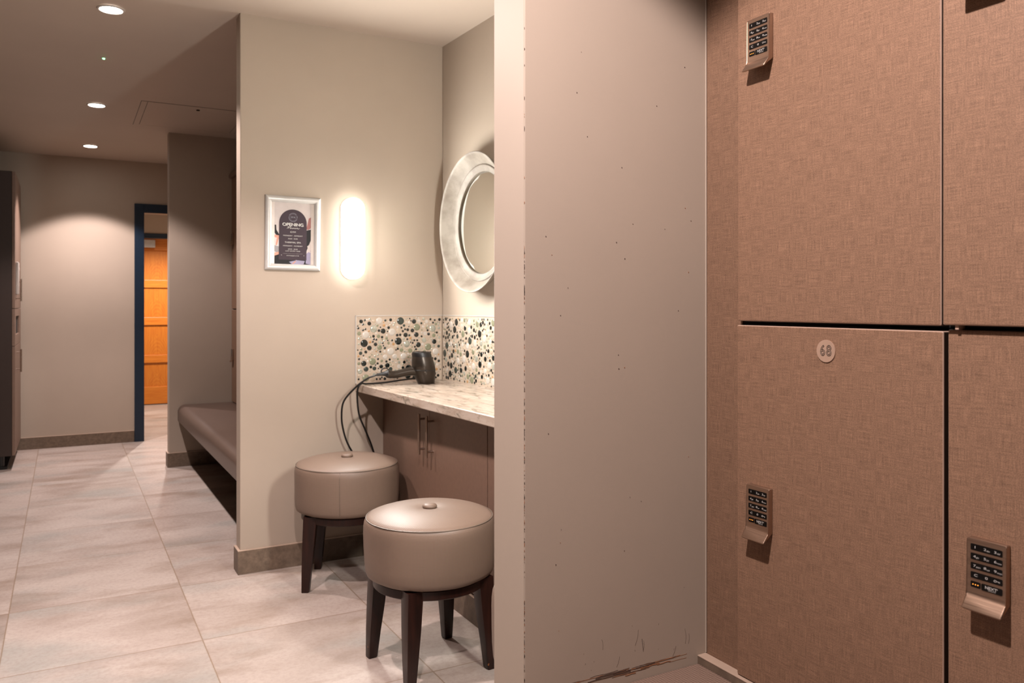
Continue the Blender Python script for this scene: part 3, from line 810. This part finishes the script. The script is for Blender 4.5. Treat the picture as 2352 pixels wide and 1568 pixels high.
# ------------------------------------------------------------------ lockers
def keypad_bm_parts(parent, x, y, z):
    """digital lock with pull lip on a door face at x"""
    M = facing_negx(x, y, z)
    P = [(0, .0475), (.0085, .0475), (.0097, .0468), (.0100, .045), (.0100, -.0275), (.0106, -.0308), (.0122, -.0335), (.0236, -.0472), (.0240, -.0488), (.0230, -.0500), (.0206, -.0496), (.009, -.036), (0, -.034)]
    bm = B(); w = .0275
    a = [bm.verts.new(M @ Vector((-w, b, c))) for c, b in P]; b_ = [bm.verts.new(M @ Vector((w, b, c))) for c, b in P]
    n = len(P); bm.faces.new(a); bm.faces.new(b_[::-1])
    for i in range(n): bm.faces.new((a[i], a[(i + 1) % n], b_[(i + 1) % n], b_[i]))
    es = [e for e in bm.edges if abs(e.verts[0].co.y - e.verts[1].co.y) < 1e-5]
    bmesh.ops.bevel(bm, geom=es, offset=.0022, segments=3, profile=.5, affect='EDGES')
    lock = obj('keypad_lock', bm, BRASS, parent, 30)
    rows = [['1', '2abc', '3def'], ['4ghi', '5jkl', '6mno'], ['7pqrs', '8tuv', '9wxyz'], ['C', '0', 'key'], None]
    F = M @ Matrix.Translation((0, 0, .0100))
    for k, row in enumerate(rows):
        yc = .0352 - .01297 * k
        bm = B()
        if row:
            sheet(bm, rrect(.0440, .0090, .0014, 4, .0001, yc), F, .0004, 0)
            for xx in (-.0072, .0078):
                sheet(bm, [(xx - .00012, yc - .0043), (xx + .00012, yc - .0043), (xx + .00012, yc + .0043), (xx - .00012, yc + .0043)], F @ Z(.0004), .0001, 2)
            for cx_, s in zip((-.0142, .0004, .0146), row):
                if s == 'key':
                    tube(bm, [F @ Vector((cx_ - .0022 + .0017 * math.cos(q), yc + .0013 * math.sin(q), .0006)) for q in [2 * PI * i / 14 for i in range(15)]], .0003, 5, 1, False)
                    sheet(bm, [(cx_ - .0005, yc - .0003), (cx_ + .0042, yc - .0003), (cx_ + .0042, yc + .0003), (cx_ - .0005, yc + .0003)], F @ Z(.0005), .0002, 1)
                    for q in (.0024, .0036): sheet(bm, [(cx_ + q, yc - .0013), (cx_ + q + .0006, yc - .0013), (cx_ + q + .0006, yc), (cx_ + q, yc)], F @ Z(.0005), .0002, 1)
                else:
                    off = -.0020 if len(s) > 1 else -.0012 if s == '1' else 0
                    text(bm, s[0], F @ Matrix.Translation((cx_ + off, yc, .0006)), .0049, 'CENTER', 1.65, 1, 0, 1., .0001)
                    if len(s) > 1: text(bm, s[1:], F @ Matrix.Translation((cx_ + .0003, yc - .0009, .0006)), .0034, 'LEFT', 1.0, 1, 0, 1., .0001)
            obj('key_strip', bm, [BLACKP, WHITEINK, DARK], lock)
        else:
            sheet(bm, rrect(.0140, .0086, .0013, 4, -.0149, yc), F, .0003, 0)
            sheet(bm, rrect(.0286, .0092, .0014, 4, .0076, yc - .0002), F, .0006, 0)
            for q in (-.0184, -.0149, -.0114): sheet(bm, [(q + .0008 * math.cos(i * PI / 6), yc + .0008 * math.sin(i * PI / 6)) for i in range(12)], F @ Z(.0004), .0002, 2)
            text(bm, 'NEXT', F @ Matrix.Translation((.0066, yc + .0004, .0007)), .0058, 'CENTER', 1.15, 1, 0, .95, .0001)
            text(bm, 'NEXT', F @ Matrix.Translation((.0069, yc + .0004, .0011)), .0058, 'CENTER', 1.15, 1, 0, .95, .0001)
            tube(bm, [F @ Vector((.0152 + .0006 * math.cos(q), yc + .0018 + .0006 * math.sin(q), .0007)) for q in [2 * PI * i / 10 for i in range(11)]], .00018, 5, 1, False)
            for q in range(9): sheet(bm, rrect(.0007, .0007, .0001, 1, .0032 + .0012 * q, yc - .0028), F @ Z(.0006), .0002, 1)
            obj('status_strip', bm, [BLACKP, WHITEINK, ORANGE_LED], lock)
    return lock

def locker(x, y0, y1, z0, z1, zl, label, number=None, nz=0, tab=False, group='linen brown lockers', hinge_gap=.0):
    t = thing('locker', label, 'locker', (x, y1, z0), 0, group)
    o = Vector(t.location)
    def fin(ob): ob.data.transform(Matrix.Translation(-o)); return ob
    bm = B(); box(bm, x + .0205, 1.60, y0, y1, z0 - .003, z1 + .003); fin(obj('carcass', bm, DARK, t))
    bm = B(); box(bm, x, x + .0195, y0 + .0012 + hinge_gap, y1 - .0012, z0, z1, .0022, 0, 3)
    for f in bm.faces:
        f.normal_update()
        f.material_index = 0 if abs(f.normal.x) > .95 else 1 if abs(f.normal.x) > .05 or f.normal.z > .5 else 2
    d = fin(obj('door', bm, [LAM, LAMEDGE, GAPSIDE], t))
    lock = keypad_bm_parts(d, x, y1 - .063, zl)
    fin(lock)
    for c in lock.children: fin(c)
    if number:
        M = facing_negx(x, (y0 + y1) / 2, nz)
        bm = B(); sheet(bm, [(0.0188 * math.cos(2 * PI * i / 48), .0188 * math.sin(2 * PI * i / 48)) for i in range(48)], M, .0016)
        nd = fin(obj('number_disc', bm, plain('number_disc_copper', S(232, 196, 170), .45, .35), d))
        bm = B(); text(bm, number, M @ Matrix.Translation((.0002, 0, .0019)), .0250, 'CENTER', .86, 0, .00042, 1.18)
        n_ = fin(obj('number', bm, BLACKINK, nd))
    if tab:
        bm = B(); box(bm, x + .004, x + .0195, y1 - .0225, y1 - .0175, z0 - .0062, z0 + .0005); fin(obj('latch_tab', bm, LAMEDGE, t))
    return t
XD = 1.118
ys = (1.141, .7265, .312, -.1025)
ZA, ZB = 1.131, 1.139
locker(XD, ys[1] + .0040, ys[0], ZB, 2.10, 1.648, 'linen brown upper locker next to the partition, directly above number 68')
locker(XD, ys[1] + .0008, ys[0] + .0015, .469, ZA, .790, 'linen brown lower locker with number disc 68', '68', 1.092)
locker(XD - .0095, ys[2], ys[1] - .0023, ZB + .0015, 2.10, 1.648, 'linen brown upper locker at the right edge, a small tab under its door', None, 0, True)
locker(XD + .0015, ys[2], ys[1] - .0031, .469, ZA + .0025, .797, 'linen brown lower locker at the right edge with a shaded top strip')
bm = B(); box(bm, XD + .0155, 1.60, ys[0] + .002, 1.2405, .467, 2.10)
tag(obj('locker_filler_panel', bm, LAMF), 'narrow linen brown filler panel between partition and lockers', 'filler panel')
bm = B(); box(bm, XD - .012, 1.62, ys[2], 1.2435, 2.104, 2.135, .004); tag(obj('locker_top_panel', bm, LAM), 'flat brown top panel over the foreground lockers', 'top panel')
bm = B(); box(bm, XD - .006, XD + .0150, ys[2] - .3, 1.2438, .4505, .4645); box(bm, XD - .0066, XD + .0155, ys[2] - .3, 1.2438, .4645, .4675, .001, 1)  # paler cap puts the lit top of the strip into its colour
struct('trim_2', bm, [SKIRT, PALECAP])
bm = B(); box(bm, XD + .016, 1.60, ys[2] - .3, 1.2435, 0, .4655); tag(obj('locker_plinth', bm, CAB), 'brown plinth box carrying the foreground lockers behind the bench', 'plinth')

# far bay lockers
XF = 1.086
for (y0, y1, w) in ((5.868, 6.282, 'furthest'), (5.454, 5.868, 'second')):
    pass
locker(XF, 5.868, 6.282, ZB, 2.10, 1.648, 'brown upper locker in the far recess, its lock against the partition', None, 0, False, 'lockers in the far recess')
locker(XF, 5.868, 6.282, .452, ZA, .797, 'brown lower locker in the far recess just above the bench', None, 0, False, 'lockers in the far recess')
bm = B(); box(bm, XF - .022, 1.62, 5.44, 6.286, 2.104, 2.135, .008); tag(obj('locker_top_panel', bm, CABD), 'rounded top panel over the far recess lockers', 'top panel')
bm = B(); box(bm, XF + .02, 1.60, YP + .09, 6.286, 0, .44); tag(obj('locker_plinth', bm, CAB), 'dark plinth under the far recess lockers behind the bench', 'plinth')

# ------------------------------------------------------------------ benches
def bench(x0, x1, y0, y1, zt, th, m, label, rnd=.028):
    t = thing('bench', label, 'bench', (x0, (y0 + y1) / 2, 0), 0, 'upholstered benches')
    o = Vector(t.location)
    P = []
    for k in range(9):
        a = PI / 2 + PI / 2 * k / 8; P.append((x0 + rnd + rnd * math.cos(a), zt - rnd + rnd * math.sin(a)))
    for k in range(5):
        a = PI + PI / 2 * k / 4; P.append((x0 + .012 + .012 * math.cos(a), zt - th + .012 + .012 * math.sin(a)))
    P += [(x1, zt - th), (x1, zt)]
    bm = B(); extr(bm, P, y0, y1); bmesh.ops.translate(bm, vec=-o, verts=bm.verts[:]); obj('seat_pad', bm, m, t, 40)
    bm = B(); box(bm, x0 + .05, x1, y0 + .002, y1 - .002, zt - th - .02, zt - th); bmesh.ops.translate(bm, vec=-o, verts=bm.verts[:]); obj('seat_board', bm, WOOD, t)
    n = 3
    for k in range(n):
        y = y0 + (y1 - y0) * (k + .5) / n
        bm = B(); extr(bm, [(x0 + .10, zt - th - .02), (x1, zt - th - .02), (x1, 0), (x1 - .03, 0), (x1 - .03, zt - th - .22), (x0 + .10, zt - th - .05)], y - .012, y + .012)
        bmesh.ops.translate(bm, vec=-o, verts=bm.verts[:]); obj('bracket', bm, WOOD, t)
    return t
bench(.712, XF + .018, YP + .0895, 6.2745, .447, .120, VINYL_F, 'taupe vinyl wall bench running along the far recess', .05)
bench(.722, XD + .016, -1.2, 1.2432, .450, .105, VINYL_B, 'woven taupe bench top below the foreground lockers')

# ------------------------------------------------------------------ tall cabinet on the left
XT, TY0, TY1 = -.309, 6.715, 7.56
t = thing('tall_cabinet', 'tall brown cabinet with bar handles standing at the left edge', 'cabinet', (XT, TY0, 0))
o = Vector(t.location)
def fin(ob): ob.data.transform(Matrix.Translation(-o)); return ob
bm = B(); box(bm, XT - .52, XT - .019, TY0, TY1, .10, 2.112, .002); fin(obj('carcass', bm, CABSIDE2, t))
def tdoor(z0, z1, name):
    bm = B(); box(bm, XT - .018, XT, TY0 + .001, TY1 - .001, z0, z1, .002); return fin(obj(name, bm, CABD, t))
du = tdoor(1.142, 2.110, 'door'); dl = tdoor(.102, .872, 'door')
fin(bar_handle(du, XT, 6.89, 1.193, 1.356)); fin(bar_handle(dl, XT, 6.89, .680, .845))
bm = B()
sy0, sy1, sz0, sz1 = 6.83, 7.32, .952, 1.085
box(bm, XT - .018, XT, TY0 + .001, sy0, .876, 1.138, .001); box(bm, XT - .018, XT, sy1, TY1 - .001, .876, 1.138, .001)
box(bm, XT - .018, XT, sy0, sy1, .876, sz0, .001); box(bm, XT - .018, XT, sy0, sy1, sz1, 1.138, .001)
fin(obj('slot_panel', bm, CABD, t))
bm = B(); box(bm, XT - .0188, XT - .012, sy0, sy1, sz0, sz1); fin(obj('slot_recess', bm, DARK, t))
bm = B(); box(bm, XT, XT + .020, 6.79, 6.87, 1.24, 1.475, .008); tube(bm, [(XT, 6.99, 1.43), (XT + .016, 6.99, 1.43)], .012, 14); fin(obj('white_hook_plate', bm, WHITEP, du, 40))
bm = B(); box(bm, XT - .50, XT - .05, TY0 + .06, TY1 - .01, .0, .018);  # black slab stands in for the floor shade under the cabinet
for yy in (TY0 + .09, TY1 - .09):
    for xx in (XT - .44, XT - .09): tube(bm, [(xx, yy, .0), (xx, yy, .10)], .022, 14)
fin(obj('feet_and_floor_shade', bm, DARKP, t, 40))

# ------------------------------------------------------------------ wear on the foreground partition
bm = B(); rnd = random.Random(4)
z = .52
for k in range(150):                      # chipped corner
    z = rnd.uniform(.45, 1.27) if k < 140 else rnd.uniform(1.27, 1.75)
    h = rnd.choice((.0015, .002, .003, .004, .006, .009)); w = rnd.uniform(.0005, .0013)
    mi = 1 if rnd.random() < .62 else 0
    a, b = rnd.uniform(.2, .5), rnd.uniform(.5, .9)
    pts = [(0, 0), (w, a * h), (w * rnd.uniform(.4, 1.), b * h), (0, h)]
    sheet(bm, pts, Matrix(((1, 0, 0, XN0 + .0004), (0, 0, -1, 1.2446), (0, 1, 0, z), (0, 0, 0, 1))), .0008, mi)
for k in range(34):                       # scrape line just above the bench
    x0 = rnd.uniform(.715, 1.05); L = rnd.uniform(.02, .10); zz = .470 + rnd.gauss(0, .0035) + .004 * math.sin(9 * x0)
    pts = [(x0 + L * i / 5, 1.2438, zz + rnd.gauss(0, .0004)) for i in range(6)]
    tube(bm, [p for p in pts if p[0] < 1.085] if sum(p[0] < 1.085 for p in pts) > 2 else pts[:3], rnd.choice((.0002, .0003, .0006)), 5, 0 if rnd.random() < .5 else 1)
for k in range(18):                       # fine scratches and nicks
    x0 = rnd.uniform(.80, 1.09); z0 = .49 + abs(rnd.gauss(0, .045)); L = rnd.choice((.0015, .002, .003, .02, .03)); a = rnd.uniform(-.5, .3) - PI / 2
    tube(bm, [(x0 + L * f * math.cos(a) + (.08 * L * math.sin(3 * f)), 1.2439, z0 + L * f * math.sin(a)) for f in (0, .3, .6, 1)], .0002, 5, 1)
tube(bm, [(.972 + .0035 * f, 1.2438, .527 - .025 * f) for f in (0, .3, .6, 1)], .0004, 5, 1)
for k in range(30):
    x0 = rnd.uniform(.74, 1.1); z0 = rnd.uniform(.55, 1.7)
    box(bm, x0, x0 + rnd.uniform(.0006, .0016), 1.2434, 1.2442, z0, z0 + rnd.uniform(.0006, .002), 0, rnd.randint(0, 1))
obj('scuff_marks', bm, [SCUFFO, SCUFFD], near_wall)
bm = B(); tube(bm, spline([(1.1335, 1.2432, .4685), (1.1333, 1.243, .8), (1.1336, 1.2432, 1.2), (1.1333, 1.2431, 1.7), (1.1335, 1.2432, 2.1)], 4), .0016, 8)
obj('caulk_bead', bm, WALL, near_wall, 60)

# ------------------------------------------------------------------ world, camera, view
w = bpy.data.worlds.new('dark_surround'); SC.world = w; w.use_nodes = True
w.node_tree.nodes['Background'].inputs[0].default_value = (.02, .017, .015, 1); w.node_tree.nodes['Background'].inputs[1].default_value = 1.

FPX, CX, HY = 1861., 1176., 699.
cam = bpy.data.cameras.new('camera'); co = bpy.data.objects.new('camera', cam); COL.objects.link(co)
cam.sensor_width = 36; cam.sensor_fit = 'HORIZONTAL'; cam.lens = FPX / 2352 * 36
cam.shift_y = -(784 - HY) / 2352
cam.clip_start = .02; cam.clip_end = 60
co.location = (0, 0, 1.17); co.rotation_euler = (PI / 2, 0, -math.atan((CX - 149) / FPX))
cam.dof.use_dof = True; cam.dof.focus_distance = 1.9; cam.dof.aperture_fstop = 7.5
SC.camera = co

vs_ = SC.view_settings
vs_.view_transform = 'Standard'; vs_.look = 'None'; vs_.gamma = 1; vs_.exposure = 1.4
vs_.use_curve_mapping = False
SC.cycles.max_bounces = 10; SC.cycles.diffuse_bounces = 6
SC.cycles.use_denoising = True
SC.cycles.sample_clamp_indirect = 4
